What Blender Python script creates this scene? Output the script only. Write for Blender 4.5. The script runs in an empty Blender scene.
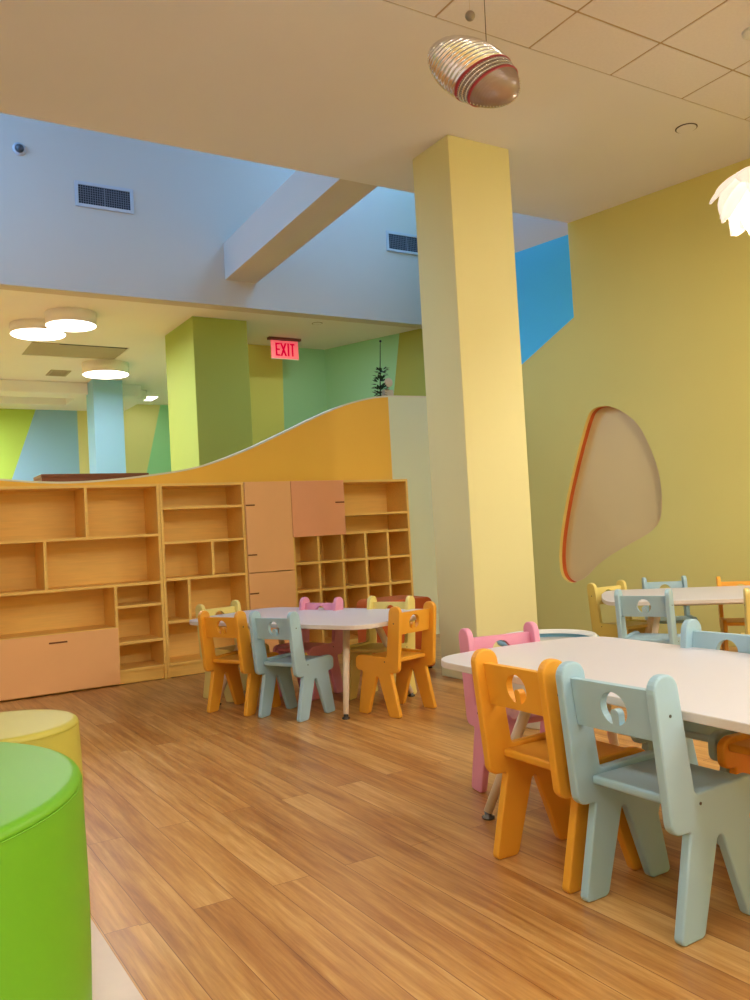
import bpy, bmesh, math, random
from math import sin, cos, pi, radians as R
from mathutils import Vector, Matrix
random.seed(4)
S = bpy.context.scene
col = S.collection

# ------------------------------------------------------------------ helpers
def lin(c):
    c = c / 255.0
    return c / 12.92 if c <= 0.04045 else ((c + 0.055) / 1.055) ** 2.4
def rgb(r, g, b): return (lin(r), lin(g), lin(b), 1.0)

def mat(name, c, rough=0.5, spec=0.5, var=0.04, scale=6.0, bump=0.0, metal=0.0, emit=None, estr=0.0, coat=0.0):
    m = bpy.data.materials.new(name); m.use_nodes = True
    nt = m.node_tree; b = nt.nodes['Principled BSDF']
    b.inputs['Roughness'].default_value = rough
    b.inputs['Specular IOR Level'].default_value = spec
    b.inputs['Metallic'].default_value = metal
    b.inputs['Coat Weight'].default_value = coat
    b.inputs['Coat Roughness'].default_value = 0.15
    tc = nt.nodes.new('ShaderNodeTexCoord')
    n = nt.nodes.new('ShaderNodeTexNoise'); n.inputs['Scale'].default_value = scale; n.inputs['Detail'].default_value = 4
    nt.links.new(tc.outputs['Object'], n.inputs['Vector'])
    cr = nt.nodes.new('ShaderNodeValToRGB')
    e = cr.color_ramp.elements
    e[0].position = 0.3; e[1].position = 0.7
    e[0].color = tuple(x * (1 - var) for x in c[:3]) + (1,)
    e[1].color = tuple(min(1, x * (1 + var)) for x in c[:3]) + (1,)
    nt.links.new(n.outputs['Fac'], cr.inputs['Fac'])
    nt.links.new(cr.outputs['Color'], b.inputs['Base Color'])
    if bump:
        bp = nt.nodes.new('ShaderNodeBump'); bp.inputs['Strength'].default_value = bump; bp.inputs['Distance'].default_value = 0.002
        n2 = nt.nodes.new('ShaderNodeTexNoise'); n2.inputs['Scale'].default_value = 120
        nt.links.new(tc.outputs['Object'], n2.inputs['Vector'])
        nt.links.new(n2.outputs['Fac'], bp.inputs['Height']); nt.links.new(bp.outputs['Normal'], b.inputs['Normal'])
    if emit:
        b.inputs['Emission Color'].default_value = emit; b.inputs['Emission Strength'].default_value = estr
    return m

def wood_mat(name, c, rough=0.45, var=0.10, axis='X', scale=5.0, spec=0.4):
    m = mat(name, c, rough, spec, 0.0)
    nt = m.node_tree; b = nt.nodes['Principled BSDF']
    mp = nt.nodes.new('ShaderNodeMapping'); tc = nt.nodes.new('ShaderNodeTexCoord')
    s = {'X': (1, 14, 14), 'Y': (14, 1, 14), 'Z': (14, 14, 1)}[axis]
    mp.inputs['Scale'].default_value = s
    nt.links.new(tc.outputs['Object'], mp.inputs['Vector'])
    n = nt.nodes.new('ShaderNodeTexNoise'); n.inputs['Scale'].default_value = scale; n.inputs['Detail'].default_value = 6
    nt.links.new(mp.outputs['Vector'], n.inputs['Vector'])
    cr = nt.nodes.new('ShaderNodeValToRGB'); e = cr.color_ramp.elements
    e[0].position = 0.3; e[1].position = 0.7
    e[0].color = tuple(x * (1 - var) for x in c[:3]) + (1,); e[1].color = tuple(min(1, x * (1 + var)) for x in c[:3]) + (1,)
    nt.links.new(n.outputs['Fac'], cr.inputs['Fac']); nt.links.new(cr.outputs['Color'], b.inputs['Base Color'])
    return m

def emis(name, c, s):
    m = bpy.data.materials.new(name); m.use_nodes = True
    nt = m.node_tree; nt.nodes.clear()
    o = nt.nodes.new('ShaderNodeOutputMaterial'); e = nt.nodes.new('ShaderNodeEmission')
    e.inputs['Color'].default_value = c; e.inputs['Strength'].default_value = s
    nt.links.new(e.outputs[0], o.inputs['Surface']); return m

def add_box(bm, x0, x1, y0, y1, z0, z1, mi=0):
    vs = [bm.verts.new(p) for p in ((x0,y0,z0),(x1,y0,z0),(x1,y1,z0),(x0,y1,z0),(x0,y0,z1),(x1,y0,z1),(x1,y1,z1),(x0,y1,z1))]
    for f in ((0,3,2,1),(4,5,6,7),(0,1,5,4),(1,2,6,5),(2,3,7,6),(3,0,4,7)):
        fc = bm.faces.new([vs[i] for i in f]); fc.material_index = mi
def add_prism(bm, pts, f3, d, mi=0):
    """polygon pts (2-D) mapped by f3(a, b, depth) and extruded from depth 0 to d"""
    lo = [bm.verts.new(f3(a, b, 0)) for a, b in pts]; hi = [bm.verts.new(f3(a, b, d)) for a, b in pts]
    n = len(pts); fs = [bm.faces.new(lo), bm.faces.new(hi[::-1])]
    for i in range(n): fs.append(bm.faces.new((lo[i], hi[i], hi[(i+1) % n], lo[(i+1) % n])))
    for f in fs: f.material_index = mi
def add_lathe(bm, prof, seg=32, T=Matrix.Identity(4), mi=0, caps=True):
    rings = []
    for r, z in prof:
        rings.append([bm.verts.new(T @ Vector((r*cos(2*pi*k/seg), r*sin(2*pi*k/seg), z))) for k in range(seg)])
    for a, b in zip(rings, rings[1:]):
        for k in range(seg):
            f = bm.faces.new((a[k], a[(k+1) % seg], b[(k+1) % seg], b[k])); f.material_index = mi; f.smooth = True
    if caps:
        f = bm.faces.new(rings[0][::-1]); f.material_index = mi
        f = bm.faces.new(rings[-1]); f.material_index = mi
def add_tube(bm, p, q, r0, r1=None, seg=20, mi=0):
    p, q = Vector(p), Vector(q); d = q - p; r1 = r0 if r1 is None else r1
    T = Matrix.Translation(p) @ d.to_track_quat('Z', 'Y').to_matrix().to_4x4()
    add_lathe(bm, [(r0, 0), (r1, d.length)], seg, T, mi)
def fillet(pts, n=6):
    out = []; N = len(pts)
    for i in range(N):
        x, y, r = pts[i]; P = Vector((x, y)); A = Vector(pts[i-1][:2]); B = Vector(pts[(i+1) % N][:2])
        if r <= 0: out.append((x, y)); continue
        a = (A-P).normalized(); b = (B-P).normalized(); ang = a.angle(b); t = r / math.tan(ang/2)
        t = min(t, (A-P).length*0.49, (B-P).length*0.49); rr = t * math.tan(ang/2)
        c = P + (a+b).normalized() * rr / sin(ang/2)
        s = P + a*t - c; e = P + b*t - c
        a0 = math.atan2(s.y, s.x); a1 = math.atan2(e.y, e.x); d = (a1-a0+pi) % (2*pi) - pi
        for k in range(n+1):
            th = a0 + d*k/n; out.append((c.x + rr*cos(th), c.y + rr*sin(th)))
    return out

def link(name, bm, mats, parent=None, bevel=0.0, seg=2, smooth=False, loc=None):
    bmesh.ops.recalc_face_normals(bm, faces=bm.faces[:])
    me = bpy.data.meshes.new(name); bm.to_mesh(me); bm.free()
    for m in (mats if isinstance(mats, (list, tuple)) else [mats]): me.materials.append(m)
    if smooth: me.polygons.foreach_set('use_smooth', [True]*len(me.polygons))
    o = bpy.data.objects.new(name, me); col.objects.link(o)
    if parent: o.parent = parent
    if loc: o.location = loc
    if bevel:
        b = o.modifiers.new('bevel', 'BEVEL'); b.width = bevel; b.segments = seg; b.limit_method = 'ANGLE'; b.angle_limit = R(40)
        b.harden_normals = False
    return o
def part(name, m, parent=None, boxes=(), bevel=0.0, **k):
    bm = bmesh.new()
    for b in boxes: add_box(bm, *b)
    return link(name, bm, m, parent, bevel, **k)
def thing(name, label, cat, loc=(0,0,0), rz=0, group=None, scale=1):
    o = bpy.data.objects.new(name, None); col.objects.link(o)
    o.empty_display_size = 0.1
    o.location = loc; o.rotation_euler = (0, 0, rz); o.scale = (scale,)*3
    tag(o, label, cat, group); return o
def tag(o, label, cat, group=None):
    o['label'] = label; o['category'] = cat
    if group: o['group'] = group
    return o
def struct(o): o['kind'] = 'structure'; return o
def copy_tree(o, parent=None):
    c = o.copy(); col.objects.link(c); c.parent = parent
    for ch in list(o.children): copy_tree(ch, c)
    return c

# ------------------------------------------------------------------ materials
M = {}
M['ceil'] = mat('ceiling_paint', rgb(226, 226, 232), 0.9, 0.2, 0.01, 2)
M['tile'] = mat('ceiling_tile', rgb(226, 224, 230), 0.95, 0.1, 0.02, 60, bump=0.15)
M['well'] = mat('light_well_paint', rgb(206, 200, 192), 0.85, 0.2, 0.01, 2)
M['far_ceil'] = mat('far_ceiling_paint', rgb(236, 236, 236), 0.9, 0.2, 0.01, 2)
M['yellow'] = mat('yellow_wall_paint', rgb(216, 208, 128), 0.75, 0.25, 0.015, 1.5)
M['column'] = mat('pale_yellow_paint', rgb(228, 222, 164), 0.7, 0.25, 0.01, 1.5)
M['blue_paint'] = mat('bright_blue_paint', rgb(84, 200, 255), 0.7, 0.2, 0.01, 2)
M['orange_wall'] = mat('orange_wall_paint', rgb(254, 197, 82), 0.6, 0.3, 0.02, 2)
M['mint'] = mat('pale_mint_paint', rgb(226, 234, 208), 0.7, 0.3, 0.01, 2)
M['cap'] = mat('white_trim', rgb(225, 222, 205), 0.5, 0.4, 0.01)
M['green'] = mat('leaf_green_paint', rgb(166, 184, 88), 0.65, 0.3, 0.01, 2)
M['lime'] = mat('lime_paint', rgb(180, 212, 96), 0.7, 0.25, 0.01, 2)
M['chart'] = mat('chartreuse_paint', rgb(218, 226, 124), 0.7, 0.25, 0.01, 2)
M['teal'] = mat('jade_green_paint', rgb(160, 218, 172), 0.7, 0.25, 0.01, 2)
M['olive'] = mat('olive_paint', rgb(172, 178, 88), 0.7, 0.25, 0.01, 2)
M['sky'] = mat('light_blue_paint', rgb(146, 192, 226), 0.7, 0.25, 0.01, 2)
M['pale'] = mat('pale_yellow_far_paint', rgb(222, 216, 150), 0.7, 0.25, 0.01, 2)
M['shelf'] = wood_mat('shelf_wood', rgb(248, 204, 112), 0.5, 0.05)
M['door'] = mat('peach_door_laminate', rgb(252, 194, 134), 0.45, 0.4, 0.02, 3)
M['rose_door'] = mat('rose_door_laminate', rgb(250, 178, 134), 0.45, 0.4, 0.02, 3)
M['slot'] = mat('slot_shade', rgb(120, 66, 30), 0.7, 0.2)
M['orange'] = mat('orange_chair_paint', rgb(238, 168, 50), 0.4, 0.5, 0.02, 5)
M['blue'] = mat('pale_blue_chair_paint', rgb(166, 200, 214), 0.4, 0.5, 0.02, 5)
M['pink'] = mat('pink_chair_paint', rgb(236, 156, 184), 0.4, 0.5, 0.02, 5)
M['lemon'] = mat('lemon_chair_paint', rgb(232, 212, 124), 0.4, 0.5, 0.02, 5)
M['table'] = mat('white_laminate', rgb(216, 213, 218), 0.35, 0.5, 0.01, 4)
M['table_edge'] = mat('white_edge_band', rgb(220, 210, 200), 0.4, 0.4, 0.01, 4)
M['leg'] = mat('cream_leg', rgb(232, 214, 190), 0.4, 0.5, 0.01)
M['chrome'] = mat('chrome', rgb(226, 226, 226), 0.18, 0.5, 0.02, metal=1.0)
M['rubber'] = mat('dark_rubber', rgb(45, 40, 38), 0.7, 0.3)
M['screw'] = mat('dark_steel', rgb(90, 85, 80), 0.35, 0.5, metal=0.8)
M['green_vinyl'] = mat('green_vinyl', rgb(104, 170, 34), 0.42, 0.45, 0.015, 3, bump=0.05)
M['yellow_vinyl'] = mat('yellow_vinyl', rgb(190, 180, 78), 0.45, 0.45, 0.015, 3, bump=0.05)
M['red_vinyl'] = mat('rust_red_vinyl', rgb(216, 104, 46), 0.45, 0.4, 0.02, 3)
M['white'] = mat('white_plastic', rgb(226, 228, 222), 0.4, 0.5, 0.01)
M['rim_blue'] = mat('blue_rim_plastic', rgb(120, 178, 205), 0.4, 0.5, 0.01)
M['vent'] = mat('vent_metal', rgb(190, 195, 205), 0.5, 0.4, 0.01)
M['dark'] = mat('recess_shade_and_stem', rgb(42, 46, 56), 0.8, 0.2, 0.02)  # shade of recesses put into the colour; plant stem uses it too
M['grey'] = mat('grey_slot_paint', rgb(176, 168, 148), 0.8, 0.2, 0.02)
M['brown'] = wood_mat('brown_cabinet_wood', rgb(120, 72, 46), 0.5, 0.08)
M['niche'] = mat('niche_panel', rgb(226, 206, 152), 0.3, 0.5, 0.03, 1.5)
M['ring'] = mat('pale_ring', rgb(232, 206, 116), 0.6, 0.3, 0.01)
M['ring_orange'] = mat('orange_ring', rgb(206, 98, 40), 0.6, 0.3, 0.01)
M['stone'] = mat('pink_stone', rgb(226, 204, 192), 0.35, 0.5, 0.05, 9)
M['drum'] = mat('drum_fabric', rgb(240, 238, 232), 0.8, 0.2, 0.01)
M['diff'] = emis('lamp_diffuser', (1.0, 0.93, 0.80, 1), 9.0)
M['bulb'] = emis('lamp_bulb', (1.0, 0.92, 0.80, 1), 260.0)
M['exit_red'] = emis('exit_letters', (0.9, 0.0, 0.05, 1), 0.75)
M['red_band'] = mat('red_band', rgb(150, 40, 48), 0.4, 0.5, 0.05, 20)
M['smoke'] = mat('smoky_plastic', rgb(150, 130, 118), 0.25, 0.5, 0.06, 12, metal=0.35)
M['leaf'] = mat('dark_leaf', rgb(26, 58, 34), 0.6, 0.3, 0.2, 20)
M['beige'] = mat('beige_plastic', rgb(200, 185, 165), 0.5, 0.4, 0.01)

# flower petals: thin translucent shade
m = bpy.data.materials.new('petal_shade'); m.use_nodes = True; nt = m.node_tree; b = nt.nodes['Principled BSDF']
b.inputs['Base Color'].default_value = rgb(250, 246, 242); b.inputs['Roughness'].default_value = 0.5
tr = nt.nodes.new('ShaderNodeBsdfTranslucent'); tr.inputs['Color'].default_value = rgb(255, 250, 245)
mx = nt.nodes.new('ShaderNodeMixShader'); mx.inputs[0].default_value = 0.6
b.inputs['Emission Color'].default_value = (1, .93, .85, 1); b.inputs['Emission Strength'].default_value = 0.5
nt.links.new(b.outputs[0], mx.inputs[1]); nt.links.new(tr.outputs[0], mx.inputs[2]); nt.links.new(mx.outputs[0], nt.nodes['Material Output'].inputs['Surface'])
M['petal'] = m
# exit sign acrylic: backlit edge-lit panel
M['acrylic'] = mat('exit_acrylic', rgb(226, 120, 120), 0.3, 0.5, 0.03, emit=(1.0, 0.12, 0.16, 1), estr=0.55)
# skylight glass
m = bpy.data.materials.new('skylight_glass'); m.use_nodes = True; nt = m.node_tree; nt.nodes.clear()
o = nt.nodes.new('ShaderNodeOutputMaterial'); t = nt.nodes.new('ShaderNodeBsdfTransparent'); g = nt.nodes.new('ShaderNodeBsdfGlossy')
t.inputs['Color'].default_value = (0.9, 0.96, 1, 1); g.inputs['Roughness'].default_value = 0.05
mx = nt.nodes.new('ShaderNodeMixShader'); mx.inputs[0].default_value = 0.06
nt.links.new(t.outputs[0], mx.inputs[1]); nt.links.new(g.outputs[0], mx.inputs[2]); nt.links.new(mx.outputs[0], o.inputs['Surface'])
M['glass'] = m
m = M['glass'].copy(); m.name = 'dimming_skylight_glass'
for n in m.node_tree.nodes:
    if n.type == 'BSDF_TRANSPARENT': n.inputs['Color'].default_value = (.24, .13, .06, 1)  # made-up tint, not frosting: dims the daylight and takes out blue
M['glass_dimming'] = m

# floor: strand bamboo boards running along Y
def floor_material(name, gain=1.0):
    m = bpy.data.materials.new(name); m.use_nodes = True; nt = m.node_tree; b = nt.nodes['Principled BSDF']
    N = nt.nodes.new; L = nt.links.new
    tc = N('ShaderNodeTexCoord')
    rot = N('ShaderNodeMapping'); rot.inputs['Rotation'].default_value = (0, 0, pi/2); rot.inputs['Location'].default_value = (0.37, 0.078, 0)
    L(tc.outputs['Object'], rot.inputs['Vector'])
    br = N('ShaderNodeTexBrick'); br.offset = 0.37; br.offset_frequency = 2; br.squash = 1
    for k, v in (('Scale', 1.0), ('Mortar Size', 0.0010), ('Mortar Smooth', 0.2), ('Bias', 0.0), ('Brick Width', 1.9), ('Row Height', 0.118)): br.inputs[k].default_value = v
    br.inputs['Color1'].default_value = (0, 0, 0, 1); br.inputs['Color2'].default_value = (1, 1, 1, 1); br.inputs['Mortar'].default_value = (0.4, 0.4, 0.4, 1)
    L(rot.outputs['Vector'], br.inputs['Vector'])
    # fine streaks, jumping from board to board
    mp = N('ShaderNodeMapping'); mp.inputs['Scale'].default_value = (26, 1.5, 1); L(tc.outputs['Object'], mp.inputs['Vector'])
    sc = N('ShaderNodeVectorMath'); sc.operation = 'SCALE'; sc.inputs['Scale'].default_value = 7.0
    L(br.outputs['Color'], sc.inputs[0])
    ad = N('ShaderNodeVectorMath'); ad.operation = 'ADD'; L(mp.outputs['Vector'], ad.inputs[0]); L(sc.outputs['Vector'], ad.inputs[1])
    n1 = N('ShaderNodeTexNoise'); n1.inputs['Scale'].default_value = 1.3; n1.inputs['Detail'].default_value = 7; n1.inputs['Roughness'].default_value = 0.62; n1.inputs['Distortion'].default_value = 0.35
    L(ad.outputs['Vector'], n1.inputs['Vector'])
    mp2 = N('ShaderNodeMapping'); mp2.inputs['Scale'].default_value = (5, 0.8, 1); L(tc.outputs['Object'], mp2.inputs['Vector'])
    ad2 = N('ShaderNodeVectorMath'); ad2.operation = 'ADD'; L(mp2.outputs['Vector'], ad2.inputs[0]); L(sc.outputs['Vector'], ad2.inputs[1])
    n2 = N('ShaderNodeTexNoise'); n2.inputs['Scale'].default_value = 1.0; n2.inputs['Detail'].default_value = 3; L(ad2.outputs['Vector'], n2.inputs['Vector'])
    def mul(a, k):
        x = N('ShaderNodeMath'); x.operation = 'MULTIPLY'; L(a, x.inputs[0]); x.inputs[1].default_value = k; return x.outputs[0]
    def add(a, c):
        x = N('ShaderNodeMath'); x.operation = 'ADD'; L(a, x.inputs[0]); L(c, x.inputs[1]); return x.outputs[0]
    sep = N('ShaderNodeSeparateColor'); L(br.outputs['Color'], sep.inputs[0])
    mp3 = N('ShaderNodeMapping'); mp3.inputs['Scale'].default_value = (90, 5, 1); L(tc.outputs['Object'], mp3.inputs['Vector'])
    ad3 = N('ShaderNodeVectorMath'); ad3.operation = 'ADD'; L(mp3.outputs['Vector'], ad3.inputs[0]); L(sc.outputs['Vector'], ad3.inputs[1])
    n3 = N('ShaderNodeTexNoise'); n3.inputs['Scale'].default_value = 1.0; n3.inputs['Detail'].default_value = 5; n3.inputs['Roughness'].default_value = .7; L(ad3.outputs['Vector'], n3.inputs['Vector'])
    f = add(add(add(mul(n1.outputs['Fac'], 0.95), mul(n2.outputs['Fac'], 0.50)), mul(sep.outputs[0], 0.17)), mul(n3.outputs['Fac'], 0.42))
    cr = N('ShaderNodeValToRGB'); e = cr.color_ramp.elements
    stops = [(0.66*.7, rgb(136, 84, 40)), (0.88*.7, rgb(170, 115, 58)), (1.08*.7, rgb(196, 145, 80)), (1.30*.7, rgb(218, 175, 112))]
    e[0].position = stops[0][0]; e[1].position = stops[-1][0]; e[0].color = stops[0][1]; e[1].color = stops[-1][1]
    for p, c in stops[1:-1]:
        q = e.new(p); q.color = c
    for q in e: q.color = tuple(min(1, v*gain) for v in q.color[:3]) + (1,)
    f = mul(f, 0.7)
    L(f, cr.inputs['Fac'])
    mo = N('ShaderNodeMix'); mo.data_type = 'RGBA'; mo.inputs[7].default_value = tuple(v*0.62*gain for v in rgb(150, 88, 40)[:3]) + (1,)
    L(br.outputs['Fac'], mo.inputs[0]); L(cr.outputs['Color'], mo.inputs[6]); L(mo.outputs[2], b.inputs['Base Color'])
    rr = N('ShaderNodeMapRange'); rr.inputs['To Min'].default_value = 0.26; rr.inputs['To Max'].default_value = 0.42; L(n1.outputs['Fac'], rr.inputs['Value']); L(rr.outputs[0], b.inputs['Roughness'])
    b.inputs['Specular IOR Level'].default_value = 0.5
    bp = N('ShaderNodeBump'); bp.inputs['Strength'].default_value = 0.12; bp.inputs['Distance'].default_value = 0.001; bp.invert = True
    L(br.outputs['Fac'], bp.inputs['Height']); L(bp.outputs['Normal'], b.inputs['Normal'])
    return m
M['floor'] = floor_material('bamboo_floor')
M['floor_light'] = floor_material('bamboo_border', 1.12)

# ------------------------------------------------------------------ frame of the place
HC, HF = 3.5, 3.25                      # near and far ceiling heights
YW0 = Vector((5.219, 5.126)); YD = Vector((0.1945, -0.9809)); YA = math.atan2(YD.y, YD.x)

struct(part('floor', M['floor'], None, [(-3.4, 9.5, -4.2, 14.4, -0.10, 0)]))
struct(part('floor_stone', M['stone'], None, [(-3.35, 0.506, -4.1, 3.3, 0.0, 0.004)], 0.001))
struct(part('trim_1', M['floor_light'], None, [(0.506, 0.600, -4.1, 3.3, 0.0, 0.003)], 0.001))

# near ceiling: plaster strip with the light-well opening behind it, then lay-in tiles towards the camera
struct(part('ceiling', M['ceil'], None, [(-3.4, 5.6, 3.26, 5.12, HC, HC+0.12), (5.19, 9.5, -4.2, 3.2, HC+0.02, HC+0.12), (-3.4, -0.75, 5.12, 7.80, HC, HC+0.12), (-3.4, 9.5, -4.2, 3.26, HC+0.02, HC+0.12)]))
bm = bmesh.new()
xs = [3.115 + 0.6115*k for k in range(-11, 11)]; ys = [3.26, 2.905] + [2.905-0.6115*k for k in range(1, 12)]
for i in range(len(xs)-1):
    for j in range(len(ys)-1):
        g = 0.0065
        add_box(bm, xs[i]+g, xs[i+1]-g, ys[j+1]+g, ys[j]-g, HC-0.001, HC+0.03)
struct(link('ceiling_tiles', bm, M['tile'], None, 0.004))
bm = bmesh.new()
for x in xs: add_box(bm, x-0.011, x+0.011, ys[-1], 3.26, HC+0.003, HC+0.012)
for y in ys: add_box(bm, xs[0], xs[-1], y-0.011, y+0.011, HC+0.0035, HC+0.0125)
struct(link('ceiling_grid', bm, mat('grid_metal', rgb(176, 156, 130), 0.6, 0.3), None))
# light well walls above the ceilings
struct(part('wall_light_well_back', M['well'], None, [(-0.9, 6.6, 7.64, 7.80, HF-0.005, 6.0)]))
struct(part('wall_light_well_front', M['well'], None, [(-0.9, 5.5, 4.98, 5.12, HC+0.12, 6.0)]))
struct(part('wall_light_well_left', M['well'], None, [(-0.9, -0.75, 5.12, 7.64, HF, 3.65), (-0.9, -0.75, 5.12, 5.30, 3.65, 5.85), (-0.9, -0.75, 7.46, 7.64, 3.65, 5.85), (-0.9, -0.75, 5.12, 7.64, 5.85, 6.0)]))
w2 = struct(part('window_unseen', M['vent'], None, [(-.85, -.79, y-.02, y+.02, 3.66, 5.84) for y in (5.33, 6.02, 6.74, 7.43)] + [(-.85, -.79, 5.33, 7.43, z-.02, z+.02) for z in (3.68, 4.75, 5.82)]))  # unseen side window, added to bring daylight in from the left
part('glass_pane', M['glass'], w2, [(-.823, -.817, 5.31, 7.45, 3.66, 5.84)])
bm = bmesh.new()
pl = [(3.005, 5.118), (3.325, 5.118), (3.46, 7.645), (3.13, 7.645)]
add_prism(bm, pl, lambda a, c, d: (a, c, HC+0.0+d), 0.36)
struct(link('ceiling_beam', bm, M['well'], None, 0.004))
# skylight over the well
sky = part('window_1', M['vent'], None, [(-0.9, 6.6, 4.98, 5.10, 6.0, 6.1), (-0.9, 6.6, 7.66, 7.8, 6.0, 6.1), (-0.9, -0.78, 5.1, 7.66, 6.0, 6.1), (6.48, 6.6, 5.1, 7.66, 6.0, 6.1)] + [(x-0.03, x+0.03, 5.1, 7.66, 6.0, 6.08) for x in (0.3, 1.55, 2.8, 4.05, 5.3)])
struct(sky)
part('glass_pane', M['glass_dimming'], sky, [(-0.78, 3.95, 5.1, 7.66, 6.03, 6.036)])  # unseen tinted pane, holds daylight back over this part of the well
part('glass_pane', M['glass'], sky, [(3.95, 6.48, 5.1, 7.66, 6.03, 6.036)])  # clear pane added here to let more daylight onto the blue patch

# far room
struct(part('ceiling_far', M['far_ceil'], None, [(-3.0, 8.0, 7.80, 9.72, HF, HF+0.15), (-3.0, 1.70, 9.72, 10.42, HF, HF+0.15), (2.76, 8.0, 9.72, 10.42, HF, HF+0.15), (-3.0, 8.0, 10.42, 14.4, HF, HF+0.15), (1.70, 2.76, 9.72, 10.42, HF+0.10, HF+0.15)]))
bm = bmesh.new()
add_box(bm, -3.0, 3.55, 12.0, 12.40, 3.09, HF); add_box(bm, -3.0, 1.6, 12.40, 14.4, 3.12, HF); add_box(bm, 2.75, 3.75, 12.4, 14.4, 3.12, HF)
add_box(bm, 1.6, 2.75, 13.2, 14.4, 3.12, HF)
struct(link('ceiling_drop', bm, M['far_ceil'], None, 0.01))
struct(part('wall_left', M['well'], None, [(-3.2, -3.0, -4.2, 14.4, 0, 3.62)]))
struct(part('wall_front', M['column'], None, [(-3.2, 9.5, -4.4, -4.2, 0, HC+0.12)]))

def plane_polys(name, origin, direc, polys, thick, into):
    """painted wall: each polygon (t, z) of the wall plane is a slab of its own colour, side by side"""
    bm = bmesh.new(); mats = []
    for pts, mt in polys:
        mats.append(mt)
        add_prism(bm, pts, lambda a, c, d: (origin[0]+direc[0]*a+into[0]*d, origin[1]+direc[1]*a+into[1]*d, c), thick, len(mats)-1)
    return struct(link(name, bm, mats, None))
# far wall, colour fields at a slant
plane_polys('wall_far', (0, 13.7), (1, 0), [
    ([(-3.0, 0), (1.30, 0), (2.47, 3.3), (-3.0, 3.3)], M['lime']),
    ([(1.30, 0), (3.02, 0), (3.02, 3.3), (2.47, 3.3)], M['sky']),
    ([(3.02, 0), (3.55, 0), (4.37, 3.3), (3.02, 3.3)], M['pale']),
    ([(3.55, 0), (8.0, 0), (8.0, 3.3), (4.37, 3.3)], M['teal'])], 0.15, (0, 1))
# green wall on the right of the far room
plane_polys('wall_far_middle', (0, 9.13), (1, 0), [
    ([(3.62, 0), (4.34, 0), (4.425, HF), (3.62, HF)], M['chart']),
    ([(4.34, 0), (5.01, 0), (5.01, HF), (4.425, HF)], M['teal'])], 0.12, (0, 1))
g0 = Vector((5.0, 9.13)); gd = (Vector((5.53, 7.84)) - g0).normalized(); gi = (-gd.y, gd.x)
plane_polys('wall_far_right', g0, gd, [
    ([(0, 0), (0.53, 0), (1.13, HF), (0, HF)], M['teal']),
    ([(0.53, 0), (1.55, 0), (1.55, HF), (1.13, HF)], M['olive']),
    ([(1.55, 0), (3.1, 0), (3.1, 6.0), (1.55, 6.0)], M['olive'])], 0.12, gi)
bm = bmesh.new(); add_prism(bm, [(3.62, 9.25), (4.8, 13.7), (4.9, 13.7), (3.72, 9.25)], lambda a, c, d: (a, c, d), HF)
struct(link('wall_far_return', bm, M['teal']))
# columns
def column(name, x0, x1, y0, y1, z1, m): return struct(part(name, m, None, [(x0, x1, y0, y1, 0, z1)], 0.006))
column('wall_column_yellow', 3.300, 3.810, 4.235, 4.640, HC, M['column'])
column('wall_column_green', 2.955, 3.548, 8.13, 9.02, HF, M['green'])
column('wall_column_blue', 2.80, 3.20, 11.70, 12.10, HF, M['sky'])

# low wavy wall behind the shelves
prof = [(-3.0, 1.80), (-2.0, 1.86), (-1.0, 1.80), (-0.2, 1.66), (0.4, 1.545), (0.87, 1.487), (1.15, 1.462), (1.40, 1.458), (1.7, 1.476), (1.95, 1.503), (2.218, 1.54), (2.467, 1.60), (2.787, 1.715), (3.093, 1.847), (3.431, 1.997), (3.709, 2.103), (3.967, 2.168), (4.153, 2.192)]
def spline(P, n=5):
    out = []
    for i in range(len(P)-1):
        p0 = P[max(0, i-1)]; p1 = P[i]; p2 = P[i+1]; p3 = P[min(len(P)-1, i+2)]
        for k in range(n):
            t = k/n
            out.append(tuple(0.5*((2*p1[j]) + (-p0[j]+p2[j])*t + (2*p0[j]-5*p1[j]+4*p2[j]-p3[j])*t*t + (-p0[j]+3*p1[j]-3*p2[j]+p3[j])*t**3) for j in (0, 1)))
    return out + [P[-1]]
sp = spline(prof)
YB = 6.43
bm = bmesh.new(); add_prism(bm, [(-3.0, 0)] + sp + [(4.153, 0)], lambda a, c, d: (a, YB+d, c), 0.12)
struct(link('wall_back', bm, M['orange_wall']))
bm = bmesh.new(); add_prism(bm, [(4.153, 0), (4.153, 2.192), (4.5, 2.20), (4.97, 2.20), (4.97, 0)], lambda a, c, d: (a, YB+d, c), 0.12)
struct(link('wall_back_mint', bm, M['mint']))
capline = sp + [(4.5, 2.20), (4.97, 2.20)]
bm = bmesh.new(); add_prism(bm, capline + [(a, c+0.014) for a, c in capline[::-1]], lambda a, c, d: (a, YB-0.004+d, c), 0.128)
struct(link('trim_2', bm, M['cap']))

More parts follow.
